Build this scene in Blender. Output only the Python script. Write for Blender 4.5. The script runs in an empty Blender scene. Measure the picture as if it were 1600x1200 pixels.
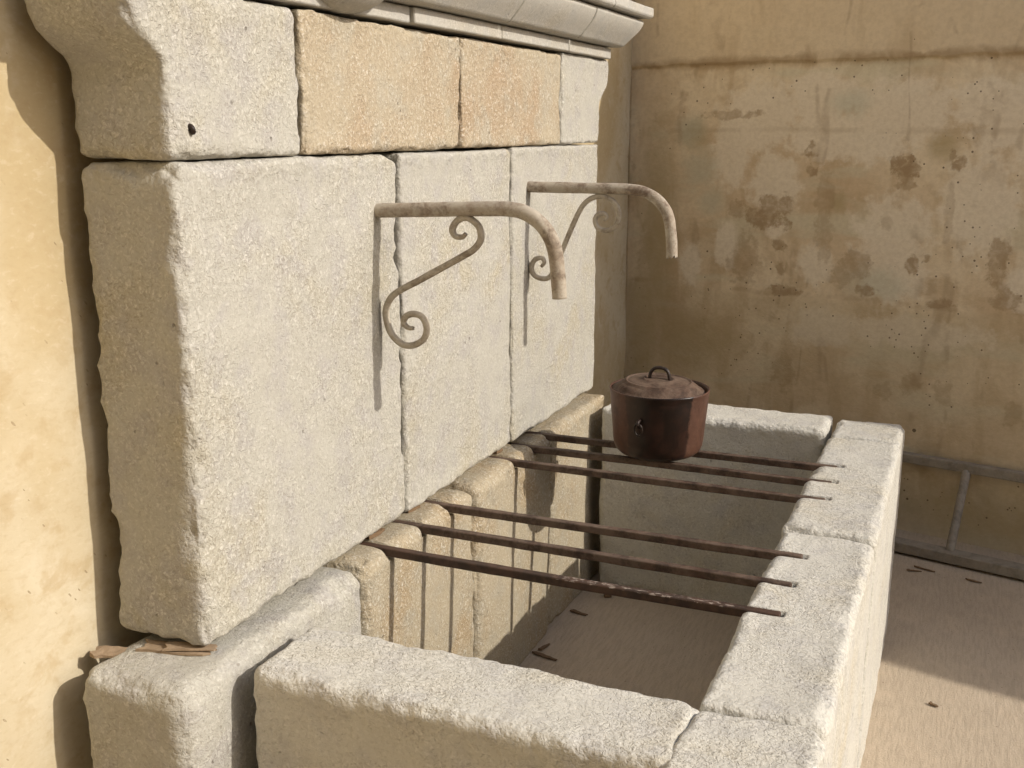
import bpy, math, random
import numpy as np
from mathutils import Vector, Matrix, noise

random.seed(7)
scene = bpy.context.scene
COL = scene.collection
rad = math.radians

# ---------------------------------------------------------------- camera
cam_data = bpy.data.cameras.new('camera')
cam = bpy.data.objects.new('camera', cam_data)
COL.objects.link(cam)
cam_data.sensor_fit = 'HORIZONTAL'
cam_data.sensor_width = 36.0
cam_data.lens = 36.0 * 1689.74 / 1600.0
cam_data.clip_start = 0.05
cam_data.clip_end = 500.0
CAM_RIGHT = Vector((0.92130, 0.38886, 0.00011))
CAM_DOWN = Vector((0.09004, -0.21304, -0.97289))
CAM_FWD = Vector((-0.37829, 0.89633, -0.23128))
m = Matrix((CAM_RIGHT, -CAM_DOWN, -CAM_FWD)).transposed().to_4x4()
m.translation = Vector((1.2112, -1.4849, 0.9117))
cam.matrix_world = m
scene.camera = cam

# ---------------------------------------------------------------- sky, sun, exposure
SUN_EL = rad(32.3)
SUN_AZ = rad(3.0)            # measured from +X towards +Y
world = bpy.data.worlds.new('World')
scene.world = world
world.use_nodes = True
wn = world.node_tree.nodes
wl = world.node_tree.links
wn.clear()
sky = wn.new('ShaderNodeTexSky')
sky.sky_type = 'NISHITA'
sky.sun_disc = False
sky.sun_elevation = SUN_EL
sky.sun_rotation = rad(90) - SUN_AZ
sky.dust_density = 2.5
sky.air_density = 0.8
bg = wn.new('ShaderNodeBackground')
bg.inputs['Strength'].default_value = 0.15
wo = wn.new('ShaderNodeOutputWorld')
wl.new(sky.outputs[0], bg.inputs[0])
wl.new(bg.outputs[0], wo.inputs[0])

sun_data = bpy.data.lights.new('sun', 'SUN')
sun_data.energy = 3.2
sun_data.angle = rad(0.53)
sun_data.color = (1.0, 0.93, 0.83)
sun = bpy.data.objects.new('sun', sun_data)
COL.objects.link(sun)
sd = Vector((math.cos(SUN_EL) * math.cos(SUN_AZ), math.cos(SUN_EL) * math.sin(SUN_AZ), math.sin(SUN_EL)))
sun.rotation_euler = sd.to_track_quat('Z', 'Y').to_euler()
sun.location = (6, 0, 5)

vs = scene.view_settings
vs.view_transform = 'Standard'
vs.look = 'None'
vs.exposure = 0.15
vs.gamma = 1.0
vs.use_curve_mapping = False
scene.cycles.max_bounces = 6
scene.cycles.diffuse_bounces = 3
scene.cycles.glossy_bounces = 2
scene.cycles.use_adaptive_sampling = True
scene.cycles.adaptive_threshold = 0.02

# ---------------------------------------------------------------- node helpers
class NB:
    """small node-graph builder for one material"""
    def __init__(self, name):
        self.mat = bpy.data.materials.new(name)
        self.mat.use_nodes = True
        self.nt = self.mat.node_tree
        self.nt.nodes.clear()
        self.out = self.nt.nodes.new('ShaderNodeOutputMaterial')
        self.bsdf = self.nt.nodes.new('ShaderNodeBsdfPrincipled')
        self.nt.links.new(self.bsdf.outputs[0], self.out.inputs[0])
        self.tc = self.nt.nodes.new('ShaderNodeTexCoord')
        self.co = self.tc.outputs['Object']

    def node(self, kind, **kw):
        n = self.nt.nodes.new(kind)
        for k, v in kw.items():
            setattr(n, k, v)
        return n

    def put(self, sock, v):
        if hasattr(v, 'links') or isinstance(v, bpy.types.NodeSocket):
            self.nt.links.new(v, sock)
        elif isinstance(v, (tuple, list)) and sock.type == 'RGBA' and len(v) == 3:
            sock.default_value = (*v, 1.0)
        else:
            sock.default_value = v

    def math(self, op, a, b=0.0, c=0.0, clamp=False):
        n = self.node('ShaderNodeMath', operation=op, use_clamp=clamp)
        self.put(n.inputs[0], a); self.put(n.inputs[1], b); self.put(n.inputs[2], c)
        return n.outputs[0]

    def vmath(self, op, a, b=(0, 0, 0)):
        n = self.node('ShaderNodeVectorMath', operation=op)
        self.put(n.inputs[0], a); self.put(n.inputs[1], b)
        return n.outputs['Value'] if op in ('LENGTH', 'DISTANCE', 'DOT_PRODUCT') else n.outputs[0]

    def random_offset(self, k=13.0):
        oi = self.node('ShaderNodeObjectInfo')
        v = self.node('ShaderNodeCombineXYZ')
        for i, f in enumerate((k, k * 1.7, k * 0.6)):
            self.put(v.inputs[i], self.math('MULTIPLY', oi.outputs['Random'], f))
        self.co = self.vmath('ADD', self.co, v.outputs[0])
        self.rnd = oi.outputs['Random']

    def scaled(self, s, co=None):
        return self.vmath('MULTIPLY', co or self.co, s)

    def noise(self, scale, detail=3.0, rough=0.55, dist=0.0, co=None):
        n = self.node('ShaderNodeTexNoise')
        self.put(n.inputs['Vector'], co or self.co)
        n.inputs['Scale'].default_value = scale
        n.inputs['Detail'].default_value = detail
        n.inputs['Roughness'].default_value = rough
        n.inputs['Distortion'].default_value = dist
        return n.outputs['Fac']

    def voronoi(self, scale, feature='F1', co=None, rand=1.0):
        n = self.node('ShaderNodeTexVoronoi', feature=feature)
        self.put(n.inputs['Vector'], co or self.co)
        n.inputs['Scale'].default_value = scale
        n.inputs['Randomness'].default_value = rand
        return n

    def ramp(self, fac, lo, hi, a=0.0, b=1.0, smooth=True):
        n = self.node('ShaderNodeMapRange', interpolation_type='SMOOTHSTEP' if smooth else 'LINEAR')
        self.put(n.inputs['Value'], fac)
        self.put(n.inputs['From Min'], lo); self.put(n.inputs['From Max'], hi)
        self.put(n.inputs['To Min'], a); self.put(n.inputs['To Max'], b)
        return n.outputs['Result']

    def mix(self, fac, a, b, mode='MIX'):
        n = self.node('ShaderNodeMix', data_type='RGBA', blend_type=mode)
        n.clamp_factor = True
        self.put(n.inputs['Factor'], fac)
        self.put(n.inputs['A'] if False else n.inputs[6], a)
        self.put(n.inputs[7], b)
        return n.outputs[2]

    def bump(self, h, strength, dist, normal=None):
        n = self.node('ShaderNodeBump')
        n.inputs['Strength'].default_value = strength
        n.inputs['Distance'].default_value = dist
        self.put(n.inputs['Height'], h)
        if normal is not None:
            self.put(n.inputs['Normal'], normal)
        return n.outputs[0]

    def done(self, color, rough, normal=None, spec=0.3, metal=0.0):
        self.put(self.bsdf.inputs['Base Color'], color)
        self.put(self.bsdf.inputs['Roughness'], rough)
        self.bsdf.inputs['Specular IOR Level'].default_value = spec
        self.put(self.bsdf.inputs['Metallic'], metal)
        if normal is not None:
            self.put(self.bsdf.inputs['Normal'], normal)
        return self.mat


def stone_material(name, pale, warm, grey, warm_lo=0.45, warm_hi=0.75, relief=1.0, speckle=1.0):
    b = NB(name)
    b.random_offset()
    big = b.noise(3.2, 3, 0.6, 0.6)
    mid = b.noise(14.0, 2, 0.6)
    col = b.mix(b.ramp(big, warm_lo, warm_hi), pale, warm)
    col = b.mix(b.ramp(mid, 0.44, 0.70, 0.0, 0.75), col, grey)
    fine = b.noise(145.0, 2, 0.65, 0.9)
    # crystalline specks and dusty hollows of the dressed face, stronger in some places than in others
    amt = b.ramp(big, 0.32, 0.62, 0.55, 1.25)
    col = b.mix(b.math('MULTIPLY', b.ramp(fine, 0.28, 0.50, 0.25 * speckle, 0.0), amt), col, (0.17, 0.14, 0.105))
    col = b.mix(b.math('MULTIPLY', b.ramp(fine, 0.52, 0.72, 0.0, 0.30 * speckle), amt), col, (0.84, 0.82, 0.76))
    # iron and lichen spots, dirt in the worst tool marks
    v = b.voronoi(24.0)
    spot = b.math('MULTIPLY', b.ramp(b.math('ADD', v.outputs['Distance'], b.math('MULTIPLY', fine, 0.12)), 0.10, 0.18, 1.0, 0.0), b.ramp(mid, 0.54, 0.64))
    col = b.mix(b.math('MULTIPLY', spot, 0.6), col, (0.14, 0.12, 0.09))
    edge = b.node('ShaderNodeAttribute', attribute_name='edge').outputs['Fac']
    ridge = b.math('ABSOLUTE', b.math('SUBTRACT', fine, 0.5))
    coarse = b.noise(40.0, 2, 0.6)
    h = b.math('ADD', b.math('MULTIPLY', fine, 1.1), b.math('MULTIPLY', ridge, -0.55))
    h = b.math('MULTIPLY', h, amt)
    h = b.math('ADD', h, b.math('MULTIPLY', coarse, b.math('MULTIPLY_ADD', edge, 2.4, 0.5)))
    h = b.math('ADD', h, b.math('MULTIPLY', spot, -0.8))
    n = b.bump(h, 0.8 * relief, 0.0036)
    return b.done(col, 0.88, n, 0.25)


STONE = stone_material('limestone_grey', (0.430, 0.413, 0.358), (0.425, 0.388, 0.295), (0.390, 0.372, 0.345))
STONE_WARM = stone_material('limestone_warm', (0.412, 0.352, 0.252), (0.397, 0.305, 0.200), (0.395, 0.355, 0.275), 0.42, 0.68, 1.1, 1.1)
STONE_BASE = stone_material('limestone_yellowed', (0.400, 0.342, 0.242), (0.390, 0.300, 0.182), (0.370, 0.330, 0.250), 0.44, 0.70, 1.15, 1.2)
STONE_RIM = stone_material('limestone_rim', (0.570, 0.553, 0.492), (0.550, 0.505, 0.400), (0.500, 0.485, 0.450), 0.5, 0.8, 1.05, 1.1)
STONE_SMOOTH = stone_material('limestone_dressed', (0.440, 0.420, 0.372), (0.415, 0.385, 0.320), (0.390, 0.380, 0.350), 0.45, 0.75, 0.4, 0.7)


def iron_material(name, rust_a, rust_b, chalk, chalk_amt, rough=0.75, spec=0.3):
    b = NB(name)
    b.random_offset()
    n1 = b.noise(26.0, 5, 0.65, 0.4)
    n2 = b.noise(130.0, 3, 0.6)
    col = b.mix(b.ramp(n1, 0.38, 0.62), rust_a, rust_b)
    ch = b.ramp(b.math('ADD', b.math('MULTIPLY', b.noise(17.0, 5, 0.7, 0.3), 0.75), b.math('MULTIPLY', n2, 0.25)), 0.5 - 0.12, 0.5 + 0.1)
    col = b.mix(b.math('MULTIPLY', ch, chalk_amt), col, chalk)
    n = b.bump(b.math('ADD', n2, b.math('MULTIPLY', n1, 0.6)), 0.5, 0.0015)
    return b.done(col, rough, n, spec)


IRON_SPOUT = iron_material('weathered_iron', (0.165, 0.12, 0.085), (0.32, 0.26, 0.195), (0.46, 0.41, 0.33), 0.9)
IRON_SCROLL = iron_material('weathered_iron_scroll', (0.25, 0.205, 0.15), (0.40, 0.345, 0.265), (0.50, 0.45, 0.36), 0.85)
IRON_BAR = iron_material('rusty_bar_iron', (0.040, 0.024, 0.017), (0.072, 0.041, 0.028), (0.22, 0.16, 0.12), 0.42, 0.6, 0.4)
def painted_bar_material():
    b = NB('rusty_bar_iron_scuffed')
    n1 = b.noise(26.0, 4, 0.65, 0.4)
    col = b.mix(b.ramp(n1, 0.38, 0.62), (0.040, 0.024, 0.017), (0.075, 0.042, 0.028))
    sep = b.node('ShaderNodeSeparateXYZ')
    b.put(sep.inputs[0], b.co)
    zone = b.math('MULTIPLY', b.ramp(sep.outputs[0], -0.02, 0.03), b.ramp(sep.outputs[0], 0.36, 0.44, 1.0, 0.0))
    zone = b.math('MULTIPLY', zone, b.ramp(sep.outputs[2], 0.0160, 0.0175))
    fl = b.ramp(b.math('ADD', b.noise(150.0, 3, 0.6, 0.4, b.scaled((0.45, 1.0, 1.0))), b.math('MULTIPLY', n1, 0.25)), 0.66, 0.76)
    col = b.mix(b.math('MULTIPLY', b.math('MULTIPLY', fl, zone), 0.6), col, (0.50, 0.43, 0.37))
    return b.done(col, 0.62, b.bump(n1, 0.5, 0.0012), 0.4)


IRON_BAR_PAINTED = painted_bar_material()
LID_RUST = iron_material('rusty_lid_iron', (0.055, 0.033, 0.022), (0.10, 0.060, 0.041), (0.175, 0.125, 0.09), 0.6, 0.8)
HANDLE_IRON = iron_material('dark_handle_iron', (0.014, 0.008, 0.006), (0.024, 0.013, 0.009), (0.05, 0.03, 0.02), 0.3, 0.5, 0.4)
LADDER_METAL = iron_material('grey_galvanised_metal', (0.20, 0.175, 0.14), (0.27, 0.245, 0.20), (0.38, 0.32, 0.25), 0.4, 0.6, 0.3)


def pot_material():
    b = NB('sooty_brown_enamel')
    n1 = b.noise(14.0, 4, 0.65, 0.5)
    n2 = b.noise(70.0, 3, 0.7)
    rust = b.mix(b.ramp(n1, 0.35, 0.68), (0.060, 0.027, 0.017), (0.100, 0.047, 0.030))
    rust = b.mix(b.ramp(n2, 0.5, 0.75, 0.0, 0.4), rust, (0.15, 0.085, 0.058))
    # burnt black enamel left in a broad ragged band, rust showing where it has gone
    sep = b.node('ShaderNodeSeparateXYZ')
    b.put(sep.inputs[0], b.co)
    ang = b.math('ARCTAN2', sep.outputs[1], sep.outputs[0])
    d = b.math('ABSOLUTE', b.math('ADD', ang, 1.32))
    d = b.math('ADD', d, b.math('MULTIPLY', b.math('SUBTRACT', b.noise(22.0, 4, 0.65), 0.5), 0.35))
    soot = b.math('MULTIPLY', b.ramp(d, 0.66, 0.72, 1.0, 0.0), b.ramp(b.math('ADD', ang, b.math('MULTIPLY', n1, 0.6)), -1.75, -1.35, 0.55, 1.0))
    dark = b.mix(b.ramp(n1, 0.4, 0.7), (0.010, 0.0055, 0.004), (0.030, 0.013, 0.009))
    col = b.mix(b.math('MULTIPLY', soot, 0.95), rust, dark)
    n = b.bump(b.math('ADD', n1, b.math('MULTIPLY', n2, 0.3)), 0.25, 0.002)
    return b.done(col, b.ramp(soot, 0.0, 1.0, 0.5, 0.30), n, 0.4)


POT_ENAMEL = pot_material()


def wood_material():
    b = NB('weathered_wood')
    b.random_offset()
    g = b.noise(20.0, 4, 0.6, 0.5, b.scaled((6.0, 1.0, 9.0)))
    col = b.mix(g, (0.22, 0.15, 0.095), (0.40, 0.305, 0.205))
    return b.done(col, 0.8, b.bump(g, 0.6, 0.002))


WOOD = wood_material()


def wood_dark_material():
    b = NB('dark_wood_debris')
    b.random_offset()
    g = b.noise(30.0, 3, 0.6, 0.5, b.scaled((6.0, 1.0, 9.0)))
    col = b.mix(g, (0.12, 0.075, 0.04), (0.24, 0.16, 0.095))
    return b.done(col, 0.85, b.bump(g, 0.6, 0.002))


WOOD_DARK = wood_dark_material()


def left_wall_material():
    b = NB('ochre_limewash')
    big = b.noise(1.6, 4, 0.55, 0.5)
    mid = b.noise(6.5, 5, 0.6, 0.4)
    col = b.mix(b.ramp(big, 0.35, 0.68), (0.585, 0.515, 0.375), (0.47, 0.375, 0.22))
    col = b.mix(b.ramp(mid, 0.52, 0.74, 0.0, 0.55), col, (0.63, 0.57, 0.44))
    col = b.mix(b.ramp(b.noise(13.0, 4, 0.6, 0.3), 0.50, 0.68, 0.0, 0.6), col, (0.44, 0.335, 0.19))
    # slanting trowel specks and pits
    vr = b.node('ShaderNodeVectorRotate', rotation_type='Y_AXIS')
    b.put(vr.inputs['Vector'], b.co)
    vr.inputs['Angle'].default_value = rad(38)
    st = b.vmath('MULTIPLY', vr.outputs[0], (1.6, 1.0, 0.55))
    v = b.voronoi(48.0, 'F1', st)
    rr = b.math('MULTIPLY', v.outputs['Color'], 0.36)
    sp = b.ramp(b.math('SUBTRACT', b.math('SUBTRACT', rr, 0.15), v.outputs['Distance']), 0.0, 0.03)
    sp = b.math('MULTIPLY', sp, b.ramp(mid, 0.42, 0.6))
    col = b.mix(b.math('MULTIPLY', sp, 0.7), col, (0.25, 0.18, 0.10))
    grain = b.noise(80.0, 3, 0.6, 0.3, b.scaled((0.6, 1.0, 1.0)))
    col = b.mix(b.ramp(grain, 0.30, 0.50, 0.22, 0.0), col, (0.40, 0.30, 0.17))
    col = b.mix(b.ramp(grain, 0.55, 0.72, 0.0, 0.25), col, (0.66, 0.58, 0.44))
    h = b.math('ADD', b.math('MULTIPLY', grain, 0.5), b.math('MULTIPLY', sp, -0.7))
    h = b.math('ADD', h, b.math('MULTIPLY', b.noise(7.0, 2, 0.5), 3.0))
    n = b.bump(h, 0.45, 0.0035)
    return b.done(col, 0.9, n, 0.2)


LEFT_PLASTER = left_wall_material()

WALL_ANGLE = rad(13.5)
WALL_TOP = 1.90
GROUND = -0.70

# dark peeled places on the rear wall: along the wall, height, half sizes, depth of tone
PEELS = [(1.234, .752, .060, .066, .95), (1.250, .690, .055, .018, .6), (1.433, .780, .026, .030, .85), (1.405, .815, .014, .028, .7),
         (.669, .541, .125, .050, .9), (.690, .600, .045, .050, .8), (.760, .600, .030, .045, .8), (.536, .575, .040, .050, .6),
         (.847, .807, .040, .014, .9), (.851, .743, .018, .030, .7), (.870, .735, .018, .018, .9), (.856, .845, .016, .014, .8),
         (.746, .433, .038, .026, .85), (.748, .330, .022, .030, .7), (.772, .246, .068, .026, .9), (1.063, .368, .080, .060, .6),
         (1.010, .310, .050, .040, .5), (1.290, .385, .026, .042, .85), (1.345, .415, .014, .016, .7), (1.122, .269, .042, .024, .8),
         (1.085, .275, .020, .024, .7), (1.411, .245, .058, .020, .8), (1.603, .420, .042, .110, .75), (1.640, .279, .058, .055, .7),
         (.793, -.105, .062, .088, .6), (1.317, -.087, .044, .048, .6), (1.454, -.106, .042, .058, .5), (1.218, -.133, .040, .042, .5),
         (1.705, -.157, .038, .052, .55), (1.178, .540, .030, .030, .35), (.925, .640, .045, .100, .45), (.591, .360, .080, .110, .5),
         (.930, .480, .040, .120, .45), (1.410, .560, .018, .140, .35), (.480, .960, .120, .020, .6), (.610, .975, .040, .012, .7)]
# paler skimmed places
SKIMS = [(1.02, .88, .34, .12, .8), (1.52, .62, .16, .22, .8), (1.30, .12, .35, .07, .7), (.95, .10, .16, .09, .6), (1.62, .95, .2, .16, .7), (.50, .80, .10, .16, .6), (.62, .95, .20, .16, .8), (.88, 1.02, .18, .12, .8), (1.20, .97, .22, .15, .7), (.70, .68, .13, .14, .7), (1.20, .50, .17, .17, .8),
         (1.22, .34, .15, .13, .9), (.90, .36, .08, .10, .6), (.50, .42, .06, .12, .5), (1.70, .33, .08, .12, .7), (.72, .50, .05, .05, .4),
         (1.52, 1.00, .15, .12, .5), (.33, .33, .06, .10, .3)]


OLIVE = [(.16, .45, .14, .75, .8), (.10, .0, .13, .6, .7), (.33, .88, .09, .10, .5), (1.37, .84, .09, .08, .7), (.98, .62, .05, .07, .6), (.36, -.02, .30, .2, .4), (1.7, -.58, .9, .17, .8)]
BLUE = [(.30, .90, .10, .10, .6), (.36, .74, .13, .12, .7), (.42, .60, .10, .08, .5), (1.0, 1.0, .12, .08, .4), (1.15, .30, .2, .1, .3)]
_rg = random.Random(12)
for _k in range(150):                      # the wall goes on beyond the frame in the same state
    _s, _z = _rg.uniform(1.85, 9.0), _rg.uniform(-0.6, 1.1)
    PEELS.append((_s, _z, _rg.uniform(.02, .08), _rg.uniform(.02, .07), _rg.uniform(.4, .9)))
    if _k % 4 == 0:
        SKIMS.append((_s + .2, _z + .1, _rg.uniform(.08, .25), _rg.uniform(.08, .2), .7))


def rear_wall_material():
    b = NB('stained_rear_plaster')

    def field(name):
        n = b.node('ShaderNodeAttribute', attribute_name=name)
        return n.outputs['Fac']
    sep = b.node('ShaderNodeSeparateXYZ')
    b.put(sep.inputs[0], b.co)
    z = sep.outputs[2]
    wa = b.noise(16.0, 5, 0.65)
    wc = b.math('SUBTRACT', wa, 0.5)
    wide = b.noise(2.4, 4, 0.55, 0.5)
    mid = b.noise(6.0, 4, 0.6, 0.5)
    streak = b.noise(7.0, 4, 0.6, 0.3, b.scaled((1.0, 1.0, 0.22)))
    rows = b.noise(5.0, 3, 0.6, 0.2, b.scaled((0.25, 1.0, 1.0)))
    col = b.mix(b.ramp(wide, 0.34, 0.66), (0.640, 0.505, 0.340), (0.780, 0.675, 0.500))
    col = b.mix(b.ramp(mid, 0.46, 0.64, 0.0, 0.65), col, (0.563, 0.436, 0.277))
    col = b.mix(b.ramp(streak, 0.52, 0.66, 0.0, 0.6), col, (0.525, 0.397, 0.244))
    col = b.mix(b.ramp(rows, 0.52, 0.66, 0.0, 0.7), col, (0.663, 0.619, 0.468))
    skim = b.math('MULTIPLY', b.ramp(b.math('ADD', field('skim'), b.math('MULTIPLY', wc, 1.8)), -0.1, 0.35), 0.85)
    col = b.mix(skim, col, (0.80, 0.72, 0.58))
    olive = b.ramp(b.math('ADD', field('olive'), b.math('MULTIPLY', wc, 0.8)), 0.0, 0.8, 0.0, 0.65)
    col = b.mix(olive, col, (0.419, 0.335, 0.184))
    blue = b.ramp(b.math('ADD', field('blue'), b.math('MULTIPLY', wc, 0.9)), 0.0, 0.8, 0.0, 0.5)
    col = b.mix(blue, col, (0.528, 0.544, 0.440))
    wd2 = b.math('SUBTRACT', b.noise(48.0, 3, 0.65), 0.5)
    pf = b.math('ADD', field('peel'), b.math('ADD', b.math('MULTIPLY', wc, 2.6), b.math('MULTIPLY', wd2, 0.9)))
    peel = b.math('MULTIPLY', b.ramp(pf, -0.12, 0.34), b.math('MULTIPLY', field('peel_tone'), b.ramp(b.noise(30.0, 3, 0.6, 0.3), 0.30, 0.60, 0.55, 1.05)))
    col = b.mix(b.math('MULTIPLY', peel, 0.90), col, (0.354, 0.250, 0.142))
    # lower lift, a shade greyer and darker below its joint
    jz = b.math('ADD', z, b.math('MULTIPLY', b.math('SUBTRACT', wide, 0.5), 0.06))
    low = b.ramp(jz, 0.20, 0.24, 0.30, 0.0)
    col = b.mix(low, col, (0.465, 0.381, 0.235))
    # upper coat, even and paler
    up = b.ramp(z, 1.165, 1.175)
    upc = b.mix(b.ramp(streak, 0.50, 0.72, 0.0, 0.7), (0.706, 0.595, 0.424), (0.577, 0.463, 0.307))
    col = b.mix(b.math('MULTIPLY', up, 0.85), col, upc)
    # dirt in the ragged joint under the upper coat
    jj = b.math('ABSOLUTE', b.math('SUBTRACT', b.math('ADD', z, b.math('MULTIPLY', wc, 0.045)), 1.174))
    jw = b.math('MULTIPLY', b.ramp(jj, 0.003, b.ramp(wide, 0.35, 0.62, 0.010, 0.040), 1.0, 0.0), b.ramp(mid, 0.36, 0.55, 0.35, 1.0))
    col = b.mix(b.math('MULTIPLY', jw, 0.7), col, (0.335, 0.236, 0.134))
    # vertical trowel scars and hairline cracks
    sc1 = b.math('ABSOLUTE', b.math('SUBTRACT', b.noise(3.0, 3, 0.5, 0.4, b.scaled((1.0, 1.0, 0.18))), 0.5))
    col = b.mix(b.math('MULTIPLY', b.ramp(sc1, 0.002, 0.022, 0.35, 0.0), b.ramp(mid, 0.48, 0.62)), col, (0.331, 0.237, 0.148))
    for zz, amt in ((0.90, 0.22), (0.235, 0.4)):
        d = b.math('ABSOLUTE', b.math('SUBTRACT', jz, zz))
        col = b.mix(b.math('MULTIPLY', b.ramp(d, 0.003, 0.016, amt, 0.0), b.ramp(mid, 0.42, 0.6)), col, (0.386, 0.283, 0.173))
    # pits
    v = b.voronoi(17.0)
    sepc = b.node('ShaderNodeSeparateColor')
    b.put(sepc.inputs[0], v.outputs['Color'])
    sz = b.math('MULTIPLY', b.math('POWER', sepc.outputs[0], 6.0), 0.13)
    lowmore = b.ramp(z, 0.0, 0.6, 1.0, 0.25)
    pit = b.math('LESS_THAN', b.math('ADD', v.outputs['Distance'], b.math('MULTIPLY', wc, 0.14)), b.math('MULTIPLY', sz, lowmore))
    v2 = b.voronoi(42.0)
    sepd = b.node('ShaderNodeSeparateColor')
    b.put(sepd.inputs[0], v2.outputs['Color'])
    pit2 = b.math('LESS_THAN', v2.outputs['Distance'], b.math('MULTIPLY', b.math('POWER', sepd.outputs[1], 4.0), b.ramp(wide, 0.46, 0.6, 0.0, 0.18)))
    pits = b.math('MAXIMUM', pit, pit2)
    col = b.mix(b.math('MULTIPLY', pits, 0.85), col, (0.112, 0.081, 0.051))
    fine = b.noise(55.0, 3, 0.6)
    col = b.mix(b.ramp(fine, 0.35, 0.7, 0.0, 0.18), col, (0.376, 0.295, 0.185))
    n = b.bump(b.math('ADD', fine, b.math('MULTIPLY', wa, 2.0)), 0.35, 0.004)
    return b.done(col, 0.9, n, 0.2)


REAR_PLASTER = rear_wall_material()


def ground_material():
    b = NB('brushed_concrete')
    big = b.noise(1.3, 4, 0.6, 0.4)
    mid = b.noise(9.0, 5, 0.62, 0.3)
    col = b.mix(b.ramp(big, 0.35, 0.68), (0.535, 0.445, 0.335), (0.46, 0.38, 0.285))
    col = b.mix(b.ramp(mid, 0.48, 0.72, 0.0, 0.5), col, (0.56, 0.455, 0.335))
    broom = b.noise(95.0, 3, 0.7, 0.25, b.scaled((1.0, 0.13, 1.0)))
    grit = b.noise(170.0, 3, 0.7)
    col = b.mix(b.ramp(broom, 0.42, 0.62, 0.0, 0.28), col, (0.30, 0.24, 0.175))
    col = b.mix(b.ramp(grit, 0.28, 0.48, 0.30, 0.0), col, (0.26, 0.20, 0.14))
    col = b.mix(b.ramp(grit, 0.55, 0.75, 0.0, 0.35), col, (0.64, 0.54, 0.42))
    v = b.voronoi(55.0)
    sc = b.node('ShaderNodeSeparateColor')
    b.put(sc.inputs[0], v.outputs['Color'])
    sp = b.math('LESS_THAN', v.outputs['Distance'], b.math('MULTIPLY', b.math('POWER', sc.outputs[0], 4.0), 0.16))
    col = b.mix(b.math('MULTIPLY', sp, 0.6), col, (0.16, 0.11, 0.075))
    h = b.math('ADD', b.math('MULTIPLY', broom, 1.0), b.math('MULTIPLY', grit, 0.8))
    n = b.bump(h, 0.7, 0.0032)
    return b.done(col, 0.92, n, 0.2)


CONCRETE = ground_material()

# ---------------------------------------------------------------- mesh helpers
def mesh_obj(name, verts, faces, mat, parent=None, smooth=True, origin=None):
    """link verts (world coordinates) as one object whose origin sits at its own base"""
    V = np.asarray(verts, dtype=float)
    if origin is None:
        lo, hi = V.min(0), V.max(0)
        origin = np.array([(lo[0] + hi[0]) / 2, (lo[1] + hi[1]) / 2, lo[2]])
    origin = np.asarray(origin, dtype=float)
    me = bpy.data.meshes.new(name)
    me.from_pydata([tuple(v) for v in (V - origin)], [], [tuple(int(i) for i in f) for f in faces])
    me.materials.append(mat)
    if smooth:
        me.polygons.foreach_set('use_smooth', [True] * len(me.polygons))
    me.update()
    o = bpy.data.objects.new(name, me)
    COL.objects.link(o)
    base = Vector((0, 0, 0))
    p = parent
    while p is not None:
        base += p.location
        p = p.parent
    o.parent = parent
    o.location = Vector(origin) - base
    return o


def thing(name, loc, label, cat, group=None):
    o = bpy.data.objects.new(name, None)
    o.empty_display_size = 0.1
    COL.objects.link(o)
    o.location = loc
    return tag(o, label, cat, group)


def tag(o, label, cat, group=None):
    o['label'] = label
    o['category'] = cat
    if group:
        o['group'] = group
    return o


def axis_coords(lo, hi, r, h, extra=()):
    z = min(2.1 * r, (hi - lo) * 0.45)
    e = np.array([0, .09, .18, .27, .36, .46, .58, .72, .86, 1.0]) * z
    n = max(1, int(round((hi - lo - 2 * z) / h)))
    c = list(lo + e) + list(np.linspace(lo + z, hi - z, n + 1)[1:-1]) + list((hi - e)[::-1])
    c += [x for x in extra if lo < x < hi]
    return np.array(sorted(set(round(float(x), 6) for x in c)))


def nz(p, s, seed):
    return noise.noise(Vector((p[0] * s + seed * 3.17, p[1] * s - seed * 1.31, p[2] * s + seed * 0.73)))


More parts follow.
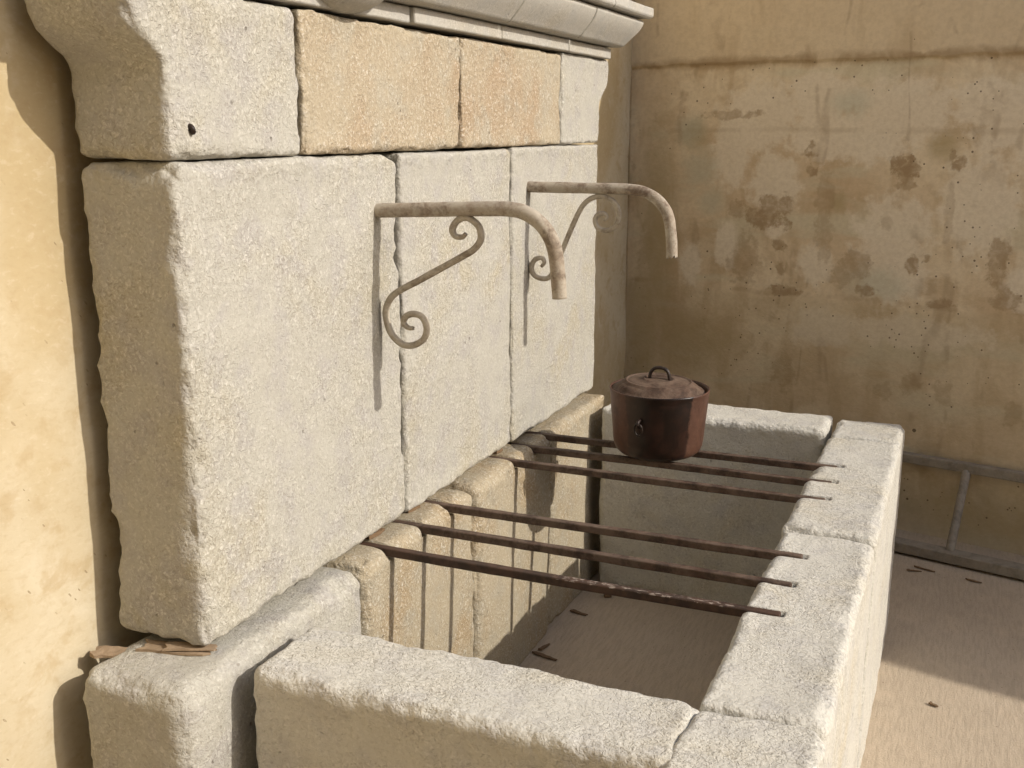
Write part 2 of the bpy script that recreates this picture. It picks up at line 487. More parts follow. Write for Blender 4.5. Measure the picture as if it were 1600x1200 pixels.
def stone(name, lo, hi, r, seed, mat, parent, h=0.013, wave=1.0, chip=1.0, post=None, extra=((), (), ()), label=None):
    """a hand-dressed block: rounded box with uneven edges, chips and wavy faces"""
    lo, hi = np.array(lo, float), np.array(hi, float)
    cs = [axis_coords(lo[i], hi[i], r, h, extra[i]) for i in range(3)]
    index, verts, faces = {}, [], []

    def vid(i, j, k):
        key = (i, j, k)
        if key not in index:
            index[key] = len(verts)
            verts.append((cs[0][i], cs[1][j], cs[2][k]))
        return index[key]
    n = [len(c) - 1 for c in cs]
    for side in (0, 1):
        for i in range(n[1]):
            for j in range(n[2]):
                q = [vid(side * n[0], i, j), vid(side * n[0], i + 1, j), vid(side * n[0], i + 1, j + 1), vid(side * n[0], i, j + 1)]
                faces.append(q if side else q[::-1])
        for i in range(n[0]):
            for j in range(n[2]):
                q = [vid(i, side * n[1], j), vid(i, side * n[1], j + 1), vid(i + 1, side * n[1], j + 1), vid(i + 1, side * n[1], j)]
                faces.append(q if side else q[::-1])
        for i in range(n[0]):
            for j in range(n[1]):
                q = [vid(i, j, side * n[2]), vid(i + 1, j, side * n[2]), vid(i + 1, j + 1, side * n[2]), vid(i, j + 1, side * n[2])]
                faces.append(q if side else q[::-1])
    out = []
    for p in verts:
        p = np.array(p)
        n1 = nz(p, 7.0, seed)
        n2 = nz(p, 24.0, seed + 17)
        rr = r * min(2.1, max(0.35, 1.0 + chip * (0.6 * n1 + 0.30 * n2 + 2.4 * max(0.0, nz(p, 9.0, seed + 29) - 0.30))))
        rr = min(rr, 0.49 * float((hi - lo).min()))
        c = np.minimum(np.maximum(p, lo + rr), hi - rr)
        d = p - c
        L = np.linalg.norm(d)
        if L < 1e-9:
            out.append(p)
            continue
        nrm = d / L
        q = c + nrm * rr
        edge = 1.0 - float(np.max(np.abs(nrm)))          # 0 on a face, up to 0.42 at edges
        w = 0.0032 * nz(q, 4.5, seed + 2) + 0.0019 * nz(q, 15.0, seed + 5) + 0.0011 * nz(q, 42.0, seed + 9)
        k = 0.0026 * nz(q, 26.0, seed + 13) + 0.0030 * nz(q, 62.0, seed + 15)
        q = q + nrm * (w * wave - k * chip * min(1.0, edge * 5.0))
        out.append(q)
    V = np.array(out)
    P0 = np.array(verts)
    D = np.sort(np.minimum(P0 - lo, hi - P0), axis=1)
    ev = np.exp(-(D[:, 1] / 0.036) ** 2)
    if post:
        V = post(V)
    o = mesh_obj(name, V, faces, mat, parent)
    at = o.data.attributes.new('edge', 'FLOAT', 'POINT')
    at.data.foreach_set('value', ev.astype(np.float32))
    if label:
        o['label'] = label
    return o


def smooth_path(pts, per=6, closed=False):
    P = [np.array(p, float) for p in pts]
    out = []
    for i in range(len(P) - 1):
        p0, p1, p2, p3 = P[max(i - 1, 0)], P[i], P[i + 1], P[min(i + 2, len(P) - 1)]
        for j in range(per):
            t = j / per
            out.append(0.5 * ((2 * p1) + (-p0 + p2) * t + (2 * p0 - 5 * p1 + 4 * p2 - p3) * t * t + (-p0 + 3 * p1 - 3 * p2 + p3) * t ** 3))
    out.append(P[-1])
    return out


def tube(pts, rads, seg=14, side=(0, 1, 0), flat=1.0, cap=True, wob=0.0, seed=0):
    """sweep a circle (or oval: flat scales the direction `side`) along a path"""
    P = [np.array(p, float) for p in pts]
    S = np.array(side, float)
    verts, faces = [], []
    for i, p in enumerate(P):
        t = P[min(i + 1, len(P) - 1)] - P[max(i - 1, 0)]
        t /= np.linalg.norm(t)
        s = S - t * (S @ t)
        s /= np.linalg.norm(s)
        u = np.cross(t, s)
        r = rads[i] if hasattr(rads, '__len__') else rads
        for k in range(seg):
            a = 2 * math.pi * k / seg
            rk = r * (1 + wob * nz(p + u * math.cos(a) * r * 4, 30.0, seed + 1.0))
            verts.append(p + u * rk * math.cos(a) + s * rk * flat * math.sin(a))
    for i in range(len(P) - 1):
        for k in range(seg):
            a, b2 = i * seg + k, i * seg + (k + 1) % seg
            faces.append((a, b2, b2 + seg, a + seg))
    if cap:
        faces.append(tuple(range(seg))[::-1])
        faces.append(tuple(range((len(P) - 1) * seg, len(P) * seg)))
    return verts, faces


def lathe(profile, cx, cy, seg=64):
    verts, faces = [], []
    for (r, z) in profile:
        for k in range(seg):
            a = 2 * math.pi * k / seg
            verts.append((cx + r * math.cos(a), cy + r * math.sin(a), z))
    for i in range(len(profile) - 1):
        for k in range(seg):
            a, b2 = i * seg + k, i * seg + (k + 1) % seg
            faces.append((a, b2, b2 + seg, a + seg))
    return verts, faces


# ---------------------------------------------------------------- the setting
g = mesh_obj('ground', [(-60, -60, GROUND), (60, -60, GROUND), (60, 60, GROUND), (-60, 60, GROUND)], [(0, 1, 2, 3)], CONCRETE, None, False, (0, 0, GROUND))
g['kind'] = 'structure'
g['label'] = 'sandy brushed concrete ground'


def wall_slab(name, origin, ang, ss, zs, thick, mat, relief, fields=None):
    """a wall whose front runs along `ang` from `origin`; front face is a wavy grid, local x runs along the wall, local -y is its front"""
    s0, s1, zt = ss[0], ss[-1], zs[-1]
    V, F = [], []
    for z in zs:
        for s in ss:
            V.append((s, -relief(s, z), z))
    ns = len(ss)
    for j in range(len(zs) - 1):
        for i in range(ns - 1):
            a = j * ns + i
            F.append((a, a + 1, a + 1 + ns, a + ns))
    b0 = len(V)
    V += [(s0, thick, zs[0]), (s1, thick, zs[0]), (s1, thick, zt), (s0, thick, zt)]
    top = [(len(zs) - 1) * ns + i for i in range(ns)]
    bot = list(range(ns))
    lft = [j * ns for j in range(len(zs))]
    rgt = [j * ns + ns - 1 for j in range(len(zs))]
    F.append((b0 + 1, b0, b0 + 3, b0 + 2))
    F.append(tuple(top) + (b0 + 2, b0 + 3))
    F.append(tuple(bot[::-1]) + (b0, b0 + 1))
    F.append(tuple(rgt) [::-1] + (b0 + 1, b0 + 2))
    F.append(tuple(lft) + (b0 + 3, b0))
    me = bpy.data.meshes.new(name)
    me.from_pydata(V, [], F)
    me.materials.append(mat)
    sm = [True] * (len(F) - 5) + [False] * 5
    for nm, vals in (fields or {}).items():
        at = me.attributes.new(nm, 'FLOAT', 'POINT')
        at.data.foreach_set('value', np.concatenate([vals, np.full(4, -1.0)]).astype(np.float32))
    me.polygons.foreach_set('use_smooth', sm)
    o = bpy.data.objects.new(name, me)
    COL.objects.link(o)
    o.location = (origin[0], origin[1], 0)
    o.rotation_euler = (0, 0, ang)
    return o


def relief_left(s, z):
    p = (s, 0.0, z)
    return 0.006 * nz(p, 1.3, 21) + 0.011 * nz(p, 3.6, 22) + 0.005 * nz(p, 8.0, 23)


def relief_rear(s, z):
    p = (s, 0.0, z)
    e = 1.170 + 0.010 * nz(p, 3.0, 31) + 0.008 * nz(p, 12.0, 32)
    t = min(1.0, max(0.0, (z - e) / 0.010 + 0.5))
    return 0.010 * t + 0.003 * nz(p, 2.0, 33) + 0.0015 * nz(p, 7.0, 34)


lw = wall_slab('plaster_wall', (-0.243, 3.36), rad(90), np.linspace(-9.36, 0.0, 190), np.linspace(GROUND - 0.05, 2.55, 66), 0.3, LEFT_PLASTER, relief_left)
rs = np.concatenate([np.linspace(0.0, 2.2, 176), np.linspace(2.2, 9.0, 170)[1:]])
rz_ = np.concatenate([np.linspace(GROUND - 0.05, 1.10, 100), np.linspace(1.10, 1.24, 36)[1:], np.linspace(1.24, WALL_TOP, 50)[1:]])
GS, GZ = np.meshgrid(rs, rz_)


def blob_field(lst):
    acc = np.full(GS.shape, -4.0)
    tone = np.zeros(GS.shape)
    for (cs_, cz_, a_, b_, amt) in lst:
        d = 1.0 - np.sqrt(((GS - cs_) / a_) ** 2 + ((GZ - cz_) / b_) ** 2)
        tone = np.where(d > acc, amt, tone)
        acc = np.maximum(acc, d)
    return np.maximum(acc, -1.0).ravel(), tone.ravel()


peel_f, peel_t = blob_field(PEELS)
rw = wall_slab('plaster_wall', (-0.243, 3.31), -WALL_ANGLE, rs, rz_, 0.3, REAR_PLASTER, relief_rear,
               {'peel': peel_f, 'peel_tone': peel_t, 'skim': blob_field(SKIMS)[0], 'olive': blob_field(OLIVE)[0], 'blue': blob_field(BLUE)[0]})
tag(lw, 'sunlit ochre plaster wall standing behind the stone fountain', 'wall')
blocker = wall_slab('sky_block_wall', (14.0, -3.1), rad(180), np.linspace(0.0, 22.0, 60), np.linspace(GROUND - 0.05, 4.4, 12), 0.3, LEFT_PLASTER, relief_left)  # unseen wall, added to keep sky light off the near stone ends
tag(blocker, 'unseen plain wall added behind the viewer to block sky light', 'wall')
tag(rw, 'shaded tan plaster wall with peeled brown patches, behind the basin and pot', 'wall')

# ---------------------------------------------------------------- fountain
RIM = -0.030
BARS_Y = [0.560, 0.716, 0.879, 1.297, 1.445, 1.591]
BAR_HALF = 0.0102
FX = Vector((0.4, 1.05, GROUND))
fountain = thing('stone_fountain', FX, 'pale limestone wall fountain with tall back slabs and an open stone basin', 'fountain')


def sstep(t):
    t = np.clip(t, 0, 1)
    return t * t * (3 - 2 * t)


# back slabs
def chip_corner(V):
    # broken top corner beside the joint
    d = np.sqrt(((V[:, 1] - 0.735) / 0.075) ** 2 + ((V[:, 2] - 0.86) / 0.030) ** 2)
    k = np.clip(1 - d, 0, 1)
    V[:, 2] -= 0.018 * k
    V[:, 0] -= 0.016 * k
    return V


SLAB_LO = -0.012
stone('back_slab', (-0.205, -0.040, SLAB_LO), (0.000, 0.722, 0.854), 0.023, 1, STONE, fountain, h=0.011, chip=1.5, wave=1.3, post=chip_corner)
stone('back_slab', (-0.200, 0.730, SLAB_LO), (-0.001, 1.383, 0.852), 0.013, 2, STONE, fountain)
stone('back_slab', (-0.200, 1.388, SLAB_LO), (0.000, 2.152, 0.854), 0.012, 3, STONE, fountain)


# frieze course with flared end stones
def flare_near(V):
    z = V[:, 2]
    f = 0.075 * sstep((z - 1.005) / 0.075) + 0.012 * sstep((z - 1.07) / 0.05)
    w = np.clip((0.16 - V[:, 1]) / 0.2, 0, 1)
    V[:, 1] -= f * w
    return V


def flare_far(V):
    z = V[:, 2]
    f = 0.095 * sstep((z - 0.985) / 0.085)
    w = np.clip((V[:, 1] - 1.95) / 0.2, 0, 1)
    V[:, 1] += f * w
    return V


corbel = stone('frieze_stone', (-0.205, -0.044, 0.8575), (0.002, 0.334, 1.130), 0.019, 4, STONE, fountain, chip=1.3, post=flare_near,
               label='grey end stone of the frieze with a flared outer end')
stone('frieze_stone', (-0.20, 0.346, 0.858), (0.001, 1.052, 1.130), 0.016, 5, STONE_WARM, fountain, chip=1.4, label='warm buff frieze stone')
stone('frieze_stone', (-0.20, 1.062, 0.858), (0.000, 1.776, 1.130), 0.012, 6, STONE_WARM, fountain, label='warm buff frieze stone')
stone('frieze_stone', (-0.20, 1.780, 0.858), (0.001, 2.152, 1.1365), 0.010, 7, STONE, fountain, post=flare_far,
      label='pale end stone of the frieze with a flared outer end')

# base course under the slabs, notched for the bars
def notch(V, x_from, x_to, top):
    for yb in BARS_Y:
        m_ = (np.abs(V[:, 1] - yb) < 0.0150) & (V[:, 0] > x_from) & (V[:, 0] < x_to) & (V[:, 2] > top - 0.032)
        V[m_, 2] = np.minimum(V[m_, 2], top - 0.0285)
    return V


def notch_lines():
    ys = []
    for yb in BARS_Y:
        ys += [yb - 0.0175, yb - 0.0150, yb - 0.0135, yb - 0.005, yb + 0.005, yb + 0.0135, yb + 0.0150, yb + 0.0175]
    return ys


NL = notch_lines()
base_spec = [(-0.170, 0.432, STONE, 0.036, 0.052), (0.440, 1.018, STONE_BASE, 0.034, 0.050), (1.024, 1.596, STONE_BASE, 0.032, 0.053), (1.602, 2.150, STONE_BASE, 0.028, 0.047)]
for i, (y0, y1, mt, r, xf) in enumerate(base_spec):
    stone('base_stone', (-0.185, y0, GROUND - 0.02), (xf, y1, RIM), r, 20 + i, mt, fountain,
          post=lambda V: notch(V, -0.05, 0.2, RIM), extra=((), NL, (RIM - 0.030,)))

# basin: near wall, far wall and the long outer wall
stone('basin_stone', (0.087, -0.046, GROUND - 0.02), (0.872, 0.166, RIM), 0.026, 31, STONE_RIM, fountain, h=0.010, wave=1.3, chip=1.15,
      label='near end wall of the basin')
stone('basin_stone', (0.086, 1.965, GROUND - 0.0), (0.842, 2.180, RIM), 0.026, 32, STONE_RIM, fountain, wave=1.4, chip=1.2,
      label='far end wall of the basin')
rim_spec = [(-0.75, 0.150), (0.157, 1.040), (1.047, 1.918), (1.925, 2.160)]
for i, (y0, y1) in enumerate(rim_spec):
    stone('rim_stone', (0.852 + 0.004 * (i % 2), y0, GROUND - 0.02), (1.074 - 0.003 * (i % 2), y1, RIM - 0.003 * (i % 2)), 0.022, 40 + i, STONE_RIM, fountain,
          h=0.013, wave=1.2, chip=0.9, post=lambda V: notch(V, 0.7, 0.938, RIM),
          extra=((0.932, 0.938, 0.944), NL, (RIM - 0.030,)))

# cornice: fillet, ovolo band and top slab, in separate stones
def profile_run(name, prof, y0, y1, mat, seed, ret=0.0, label=None, wob=0.0012):
    """extrude an (x, z) outline along y; at y1 the outline returns outwards by ret * x"""
    n = max(2, int((y1 - y0) / 0.03))
    V, F = [], []
    for i in range(n + 1):
        t = i / n
        for (x, z) in prof:
            y = y0 + (y1 + ret * max(0.0, x) - y0) * t
            p = (x, y, z)
            V.append((x + wob * nz(p, 18.0, seed), y + (0.002 * nz(p, 30.0, seed + 1) if i in (0, n) else 0), z + wob * nz(p, 18.0, seed + 3)))
    k = len(prof)
    for i in range(n):
        for j in range(k):
            a, b2 = i * k + j, i * k + (j + 1) % k
            F.append((a, a + k, b2 + k, b2))
    F.append(tuple(range(k)))
    F.append(tuple(range(n * k, n * k + k))[::-1])
    o = mesh_obj(name, V, F, mat, fountain, True)
    o.data.set_sharp_from_angle(angle=rad(34))
    bv = o.modifiers.new('bevel', 'BEVEL')
    bv.width = 0.004
    bv.segments = 2
    bv.limit_method = 'ANGLE'
    bv.angle_limit = rad(40)
    if label:
        o['label'] = label
    return o


def fillet_prof(dx):
    return [(-0.20, 1.138), (0.018 + dx, 1.138), (0.018 + dx, 1.174), (-0.20, 1.174)]


def ovolo_prof(dx):
    pts = [(-0.20, 1.1775), (0.040 + dx, 1.1775)]
    for i in range(15):
        t = i / 14
        a_ = t * t * (3 - 2 * t) * 0.25 + t * 0.75
        pts.append((0.050 + dx + 0.054 * (a_ + 0.10 * math.sin(t * math.pi)), 1.182 + 0.078 * t))
    pts += [(0.099 + dx, 1.270), (-0.20, 1.270)]
    return pts


def top_prof(dx):
    return [(-0.20, 1.274), (0.122 + dx, 1.274), (0.131 + dx, 1.281), (0.131 + dx, 1.310), (-0.20, 1.314)]


YE = 2.20
for i, (y0, y1) in enumerate([(-0.10, 0.778), (0.782, 1.274), (1.2775, 1.796), (1.8005, YE)]):
    profile_run('fillet_stone', fillet_prof(-0.010 if i == 0 else 0.0), y0, y1, STONE_SMOOTH, 60 + i, 1.0 if i == 3 else 0.0)
for i, (y0, y1) in enumerate([(-0.14, 0.60), (0.604, 1.253), (1.2565, 1.80), (1.8065, YE)]):
    profile_run('ovolo_stone', ovolo_prof(-0.012 if i == 0 else 0.001 * i), y0, y1, STONE_SMOOTH, 70 + i, 1.0 if i == 3 else 0.0)
for i, (y0, y1) in enumerate([(-0.16, 0.95), (0.954, 1.90), (1.9035, YE)]):
    profile_run('cornice_slab', top_prof(0.001 * i), y0, y1, STONE_SMOOTH, 80 + i, 1.0 if i == 2 else 0.0)

# rounded carved boss hanging below the near part of the cornice
V, F = [], []
NU, NV = 40, 24
for j in range(NV + 1):
    ph = -math.pi / 2 + math.pi * j / NV
    for i in range(NU):
        th = 2 * math.pi * i / NU
        V.append((0.000 + 0.120 * math.cos(ph) * math.cos(th), 0.500 + 0.200 * math.cos(ph) * math.sin(th), 1.295 + 0.160 * math.sin(ph)))
for j in range(NV):
    for i in range(NU):
        a, b2 = j * NU + i, j * NU + (i + 1) % NU
        F.append((a, b2, b2 + NU, a + NU))
mesh_obj('carved_boss', V, F, STONE_SMOOTH, fountain)

# unidentified dark mark, built as a small made-up stub in the flared end stone
v_, f_ = tube(smooth_path([(-0.006, 0.008, 0.914), (0.004, 0.006, 0.912), (0.008, 0.007, 0.906), (0.005, 0.009, 0.902)], 3), [0.005] * 10, 8, (0, 0.3, 1), 0.8, True, 0.5, 3)
lump = mesh_obj('dark_lump', v_, f_, HANDLE_IRON, corbel)
lump['label'] = 'small unidentified dark stub'
# ---------------------------------------------------------------- spouts with scroll brackets
S1 = [(0.0833, 0.474), (0.0694, 0.4745), (0.0586, 0.4848), (0.0645, 0.4991), (0.0841, 0.5064), (0.106, 0.5004), (0.1164, 0.4764), (0.1077, 0.4509), (0.0796, 0.4347), (0.0517, 0.4365), (0.0269, 0.4574), (0.0154, 0.4868), (0.0144, 0.5118), (0.0264, 0.5375), (0.0493, 0.5562), (0.0968, 0.581), (0.1515, 0.6104), (0.2049, 0.6393), (0.2338, 0.6571), (0.2495, 0.6788), (0.2471, 0.702), (0.2343, 0.7155), (0.2163, 0.7233), (0.1954, 0.7166), (0.1831, 0.6974), (0.1897, 0.6835), (0.2054, 0.6818), (0.2149, 0.6892)]
S2 = [(0.0408, 0.5066), (0.0512, 0.5202), (0.0406, 0.5328), (0.0195, 0.5252), (0.009, 0.5017), (0.0198, 0.4791), (0.0481, 0.4707), (0.0726, 0.4819), (0.0964, 0.5321), (0.1266, 0.6044), (0.1563, 0.6691), (0.1761, 0.698), (0.1992, 0.713), (0.2291, 0.7181), (0.2624, 0.7034), (0.2775, 0.6758), (0.2737, 0.6413), (0.2477, 0.6215), (0.2176, 0.6268), (0.2071, 0.6485), (0.2168, 0.6658), (0.2354, 0.6683), (0.2422, 0.6578), (0.2338, 0.6494)]
P1 = [(-0.03, 0.731), (0.0, 0.732), (0.09, 0.736), (0.18, 0.740), (0.26, 0.743), (0.315, 0.744), (0.350, 0.738), (0.382, 0.720), (0.406, 0.692), (0.419, 0.660), (0.425, 0.620), (0.428, 0.590), (0.430, 0.562)]
P2 = [(-0.03, 0.740), (0.0, 0.740), (0.09, 0.740), (0.18, 0.740), (0.26, 0.740), (0.310, 0.739), (0.350, 0.733), (0.385, 0.716), (0.412, 0.690), (0.426, 0.660), (0.432, 0.625), (0.436, 0.590), (0.438, 0.549)]


def spout(y, path, scroll, label, seed, torn):
    t = thing('water_spout', (0.0, y, path[1][1]), label, 'spout', 'iron spouts on the fountain back')
    pts = smooth_path([(x, y, z) for x, z in path], 5)
    R0 = 0.0158
    v, f = tube(pts, R0, 20, (0, 1, 0), 1.0, False, 0.05, seed)
    n = len(pts)
    seg = 20
    if torn:                                      # jagged lip
        for k in range(seg):
            j = (n - 1) * seg + k
            v[j] = v[j] + np.array([0, 0, 0.011 * (0.5 + 0.5 * math.sin(k * 2.3 + 0.6)) * (k % 3 != 0)])
    # bore: lip, then back up inside the pipe
    ring = (n - 1) * seg
    inner0 = len(v)
    c0 = np.mean(np.array(v[ring:ring + seg]), axis=0)
    for k in range(seg):
        p = v[ring + k]
        c = np.array([pts[-1][0], y, p[2]])
        v.append(c + (p - c) * 0.72)
    for k in range(seg):
        p = v[inner0 + k]
        v.append(p + np.array([-0.006, 0, 0.07]))
    for k in range(seg):
        k2 = (k + 1) % seg
        f.append((ring + k, ring + k2, inner0 + k2, inner0 + k))
        f.append((inner0 + k, inner0 + k2, inner0 + seg + k2, inner0 + seg + k))
    f.append(tuple(inner0 + seg + k for k in range(seg)))
    mesh_obj('pipe', v, f, IRON_SPOUT, t)
    sp = smooth_path([(x, y, z) for x, z in scroll], 5)
    m_ = len(sp)
    rr = [0.0076 * min(1.0, 0.62 + 0.38 * min(i, m_ - 1 - i) / 14) for i in range(m_)]
    v, f = tube(sp, rr, 12, (0, 1, 0), 1.15, True, 0.06, seed + 4)
    mesh_obj('scroll_bracket', v, f, IRON_SCROLL, t)
    return t


spout(0.622, P1, S1, 'bent iron spout with scroll bracket, the larger and nearer of two', 1, False)
spout(1.512, P2, S2, 'bent iron spout with broken lip, the farther of two, next to the corner', 5, True)

# ---------------------------------------------------------------- bars over the basin
ORD = ['nearest iron bar over the basin, flecked with white paint', 'second nearest rusty iron bar over the basin', 'third iron bar from the near end, last of the near three',
       'iron bar just in front of the pot, clear of it', 'iron bar under the front of the pot', 'farthest iron bar, passing under the back of the pot']
for i, yb in enumerate(BARS_Y):
    zt = RIM - 0.001
    zc = zt - BAR_HALF
    n = 60
    V, F = [], []
    x0, x1 = -0.045, 0.930 - 0.002 * i
    for k in range(n + 1):
        x = x0 + (x1 - x0) * k / n
        for (a, b2) in ((-1, -1), (1, -1), (1, 1), (-1, 1)):
            hh = BAR_HALF * (1 + 0.07 * nz((x, a, b2), 25.0, i))
            dy = 0.0035 * math.sin(3.0 * x + i) * (1 if i % 2 else -1) + 0.0015 * nz((x, 0, i), 6.0, 2)
            V.append((x, yb + dy + a * hh, zc + b2 * hh * 0.96))
    for k in range(n):
        for j in range(4):
            a, b2 = k * 4 + j, k * 4 + (j + 1) % 4
            F.append((a, b2, b2 + 4, a + 4))
    F.append((3, 2, 1, 0))
    F.append((n * 4, n * 4 + 1, n * 4 + 2, n * 4 + 3))
    o = mesh_obj('iron_bar', V, F, IRON_BAR_PAINTED if i == 0 else IRON_BAR, None, False)
    bv = o.modifiers.new('bevel', 'BEVEL')
    bv.width = 0.0028
    bv.segments = 2
    bv.limit_method = 'ANGLE'
    tag(o, ORD[i], 'iron bar', 'iron bars laid across the basin')

# ---------------------------------------------------------------- cooking pot
PX, PY, PZ = 0.412, 1.520, RIM + 0.0005
pot = thing('cooking_pot', (PX, PY, PZ), 'brown enamelled round cooking pot with lid, standing on the iron bars', 'pot')
prof = [(0.0, 0.0), (0.082, 0.0), (0.100, 0.0025), (0.114, 0.009), (0.124, 0.019), (0.1295, 0.032), (0.1325, 0.050), (0.1365, 0.100), (0.1405, 0.140), (0.1430, 0.175),
        (0.1445, 0.192), (0.1465, 0.197), (0.1455, 0.2005), (0.1420, 0.200), (0.1395, 0.194), (0.1370, 0.170), (0.130, 0.10), (0.0, 0.02)]
v, f = lathe([(r, PZ + z) for r, z in prof], PX, PY, 72)
mesh_obj('body', v, f, POT_ENAMEL, pot)
lid_prof = [(0.0, 0.183), (0.125, 0.183), (0.1340, 0.186), (0.1362, 0.190), (0.1345, 0.1945), (0.126, 0.1965), (0.122, 0.199), (0.118, 0.205), (0.108, 0.2125), (0.099, 0.2160), (0.0975, 0.2205), (0.0930, 0.2210),
            (0.0905, 0.2165), (0.0885, 0.2180), (0.070, 0.2210), (0.048, 0.2235), (0.046, 0.2265), (0.042, 0.2270), (0.040, 0.2235), (0.020, 0.2255), (0.0, 0.2260)]
v, f = lathe([(r, PZ + z) for r, z in lid_prof], PX - 0.003, PY - 0.001, 72)
tilt = Matrix.Rotation(rad(1.6), 3, 'Y')
c = Vector((PX, PY, PZ + 0.195))
v = [tuple(c + tilt @ (Vector(p) - c)) for p in v]
lid = mesh_obj('lid', v, f, LID_RUST, pot)
hp = [(PX - 0.030, PY, PZ + 0.218), (PX - 0.029, PY, PZ + 0.238), (PX - 0.018, PY, PZ + 0.254), (PX + 0.002, PY, PZ + 0.258), (PX + 0.020, PY, PZ + 0.252), (PX + 0.028, PY, PZ + 0.236), (PX + 0.029, PY, PZ + 0.216)]
v, f = tube(smooth_path(hp, 6), 0.0052, 12, (0, 1, 0), 1.25)
mesh_obj('lid_handle', v, f, HANDLE_IRON, lid)
for sgn, ang in ((1, rad(-97)), (-1, rad(83))):
    dx, dy = math.cos(ang), math.sin(ang)
    tx, ty = -dy, dx
    r1 = 0.134
    # staple and hanging ring
    pts = []
    for k in range(15):
        a = math.pi * 2 * k / 14 + 0.3
        rr = r1 + 0.016
        pts.append((PX + dx * (rr + 0.004 * math.cos(a)) + tx * 0.012 * math.sin(a), PY + dy * (rr + 0.004 * math.cos(a)) + ty * 0.012 * math.sin(a), PZ + 0.106 + 0.019 * math.cos(a)))
    v, f = tube(pts, 0.0030, 8, (dx, dy, 0.2), 1.0)
    mesh_obj('ring_handle', v, f, HANDLE_IRON, pot)
    v, f = tube(smooth_path([(PX + dx * (r1 - 0.005), PY + dy * (r1 - 0.005), PZ + 0.132), (PX + dx * (r1 + 0.018), PY + dy * (r1 + 0.018), PZ + 0.130), (PX + dx * (r1 + 0.021), PY + dy * (r1 + 0.021), PZ + 0.120),
                          (PX + dx * (r1 + 0.006), PY + dy * (r1 + 0.006), PZ + 0.112), (PX + dx * (r1 - 0.006), PY + dy * (r1 - 0.006), PZ + 0.110)], 4), 0.005, 8, (tx, ty, 0), 1.0)
    mesh_obj('lug', v, f, HANDLE_IRON, pot)

# ---------------------------------------------------------------- ladder lying against the rear wall
wd = Vector((math.cos(WALL_ANGLE), -math.sin(WALL_ANGLE), 0))       # along the wall
wnm = Vector((-math.sin(WALL_ANGLE), -math.cos(WALL_ANGLE), 0))     # out of the wall
wo_ = Vector((-0.243, 3.31, 0))


def wpt(s, off, z):
    return wo_ + wd * s + wnm * off + Vector((0, 0, z))


ladder = thing('metal_ladder', wpt(2.4, 0.27, GROUND), 'grey metal ladder lying on its side against the shaded wall', 'ladder')


def rail(s0, s1, off, zb, zt_, w, name):
    V, F = [], []
    n = 30
    for k in range(n + 1):
        s = s0 + (s1 - s0) * k / n
        for (a, b2) in ((0, 0), (1, 0), (1, 1), (0, 1)):
            j = 0.002 * nz((s, a, b2), 9.0, 4)
            V.append(tuple(wpt(s, off + a * w + j, zb + (zt_ - zb) * b2 + j)))
    for k in range(n):
        for j in range(4):
            a, b2 = k * 4 + j, k * 4 + (j + 1) % 4
            F.append((a, a + 4, b2 + 4, b2))
    F.append((0, 1, 2, 3))
    F.append((n * 4 + 3, n * 4 + 2, n * 4 + 1, n * 4))
    o = mesh_obj(name, V, F, LADDER_METAL, ladder, False)
    bv = o.modifiers.new('bevel', 'BEVEL')
    bv.width = 0.004
    bv.segments = 2
    return o


rail(0.90, 3.9, 0.020, -0.395, -0.358, 0.040, 'rail')
rail(0.90, 3.9, 0.215, GROUND + 0.010, GROUND + 0.050, 0.065, 'rail')
for s in (1.225, 1.585, 1.945, 2.305, 2.665, 3.025, 3.385):
    a_, b_ = wpt(s - 0.008, 0.040, -0.380), wpt(s + 0.004, 0.245, GROUND + 0.03)
    pts = [tuple(a_.lerp(b_, k / 10)) for k in range(11)]
    v, f = tube(pts, 0.0165, 14, (wd.x, wd.y, 0), 1.0, True, 0.03, s)
    mesh_obj('rung', v, f, LADDER_METAL, ladder)

# ---------------------------------------------------------------- wooden shims and debris
def sliver(name, c, L, W, H, yaw, seed, mat, label, cat, group, tilt=0.0):
    """a split piece of wood: long, tapered, with ragged ends and a slight warp"""
    rg = random.Random(seed)
    n, k5 = 14, 5
    ends = [(rg.uniform(0.0, 0.14), rg.uniform(0.0, 0.14)) for _ in range(k5)]
    V, F = [], []
    for top in (0, 1):
        for k in range(n + 1):
            for j in range(k5):
                a0, a1 = ends[j]
                t = a0 + (1 - a0 - a1) * k / n
                w = W * (0.5 + 0.5 * min(1.0, (1.0 - t) * 1.6 + 0.25)) * (0.9 + 0.2 * nz((t * 3, seed, j * .1), 1.0, 3))
                hh = H * (1.0 - 0.5 * t) * (0.85 + 0.4 * nz((t * 6, j * 0.8, seed), 1.0, 6))
                V.append(Vector(((t - 0.5) * L, (j / (k5 - 1) - 0.5) * w + 0.05 * W * math.sin(4 * t + seed), top * max(hh, 0.0015) + tilt * t * L)))
    m_ = (n + 1) * k5
    for k in range(n):
        for j in range(k5 - 1):
            a = k * k5 + j
            F.append((a, a + 1, a + k5 + 1, a + k5))
            F.append((m_ + a, m_ + a + k5, m_ + a + k5 + 1, m_ + a + 1))
        a = k * k5
        F.append((a, a + k5, m_ + a + k5, m_ + a))
        a = k * k5 + k5 - 1
        F.append((a + k5, a, m_ + a, m_ + a + k5))
    for j in range(k5 - 1):
        F.append((j + 1, j, m_ + j, m_ + j + 1))
        a = n * k5 + j
        F.append((a, a + 1, m_ + a + 1, m_ + a))
    M = Matrix.Rotation(yaw, 3, 'Z')
    o = mesh_obj(name, [tuple(M @ p + Vector(c)) for p in V], F, mat, None, False)
    tag(o, label, cat, group)
    return o


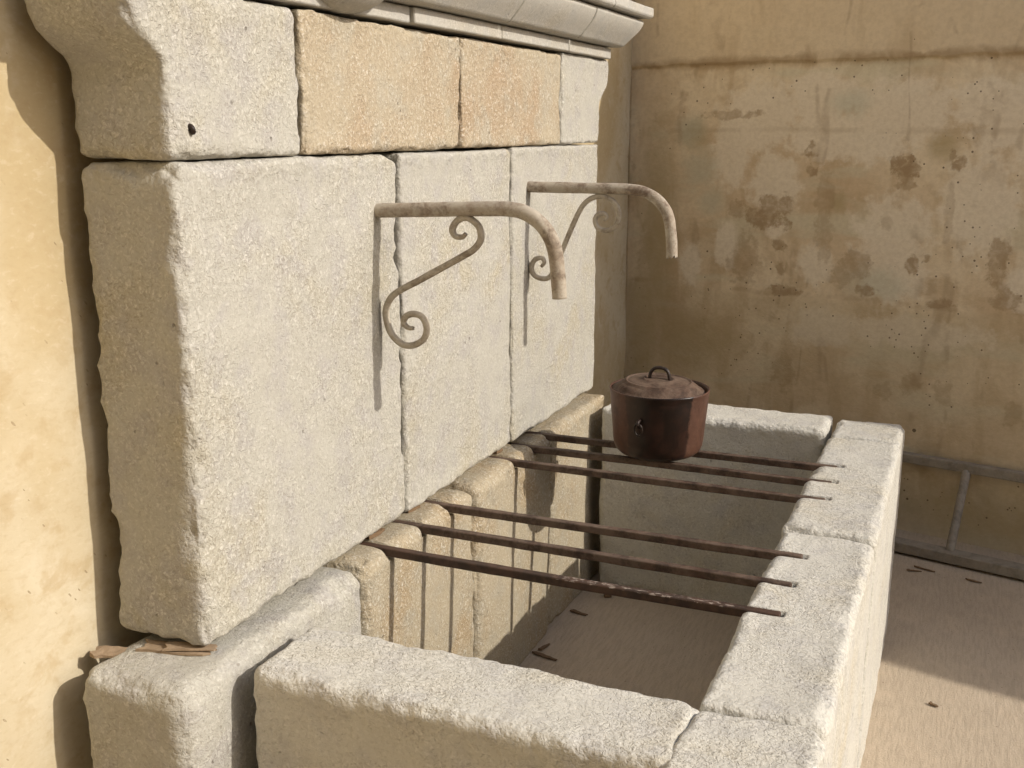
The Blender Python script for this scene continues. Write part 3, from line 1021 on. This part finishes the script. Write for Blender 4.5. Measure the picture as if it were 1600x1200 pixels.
SH = 'wooden shims under the back slabs'
sliver('wooden_shim', (-0.070, -0.040, RIM + 0.002), 0.15, 0.046, 0.007, rad(14), 1, WOOD, 'split wooden shim sticking out under the near corner of the back slab', 'shim', SH)
sliver('wooden_shim', (-0.042, -0.034, RIM + 0.0090), 0.11, 0.034, 0.005, rad(18), 11, WOOD, 'thin wood splinter lying on the shim at the near slab corner', 'shim', SH)
sliver('wooden_shim', (-0.188, -0.075, RIM - 0.012), 0.085, 0.040, 0.010, rad(30), 2, WOOD, 'pale wooden wedge in the gap between the base stone and the ochre wall', 'shim', SH)
sliver('wooden_shim', (-0.030, 0.610, RIM + 0.002), 0.07, 0.034, 0.014, rad(80), 4, WOOD_DARK, 'dark wooden shim at the root of the nearest bar', 'shim', SH)
sliver('wooden_shim', (-0.032, 0.800, RIM + 0.002), 0.06, 0.040, 0.015, rad(70), 5, WOOD_DARK, 'dark wooden shim beneath the joint of the first two slabs', 'shim', SH)
sliver('wooden_shim', (-0.030, 1.335, RIM + 0.002), 0.05, 0.036, 0.014, rad(80), 6, WOOD_DARK, 'dark wooden shim at the root of the bar in front of the pot', 'shim', SH)

DB = 'wood scraps on the ground'
zg = GROUND + 0.003
sliver('wood_scrap', (0.100, 1.735, zg), 0.070, 0.016, 0.006, rad(-12), 21, WOOD_DARK, 'dark wood scrap on the basin floor near the far wall', 'wood scrap', DB)
sliver('wood_scrap', (0.105, 1.400, zg), 0.095, 0.015, 0.006, rad(-14), 22, WOOD_DARK, 'dark wood scrap on the basin floor beside the base stones', 'wood scrap', DB)
sliver('wood_scrap', (0.082, 1.455, zg), 0.060, 0.012, 0.008, rad(75), 23, WOOD_DARK, 'short upright-lying scrap crossing another, against the base stones', 'wood scrap', DB)
sliver('wood_scrap', (0.150, 1.900, zg), 0.030, 0.022, 0.016, rad(20), 24, WOOD_DARK, 'tiny wood chip at the foot of the far basin wall', 'wood scrap', DB)
sliver('wood_scrap', (1.165, 2.590, zg), 0.085, 0.010, 0.005, rad(-20), 25, WOOD_DARK, 'thin dark splinter in front of the ladder, closest to the basin', 'wood scrap', DB)
sliver('wood_scrap', (1.130, 2.560, zg), 0.055, 0.010, 0.005, rad(12), 26, WOOD_DARK, 'short splinter beside the thin one in front of the ladder', 'wood scrap', DB)
sliver('wood_scrap', (1.335, 2.545, zg), 0.060, 0.012, 0.005, rad(-15), 27, WOOD_DARK, 'dark splinter below the ladder rung', 'wood scrap', DB)
sliver('wood_scrap', (1.235, 1.560, zg), 0.028, 0.010, 0.006, rad(-25), 28, WOOD_DARK, 'tiny dark chip on the sunlit concrete', 'wood scrap', DB)
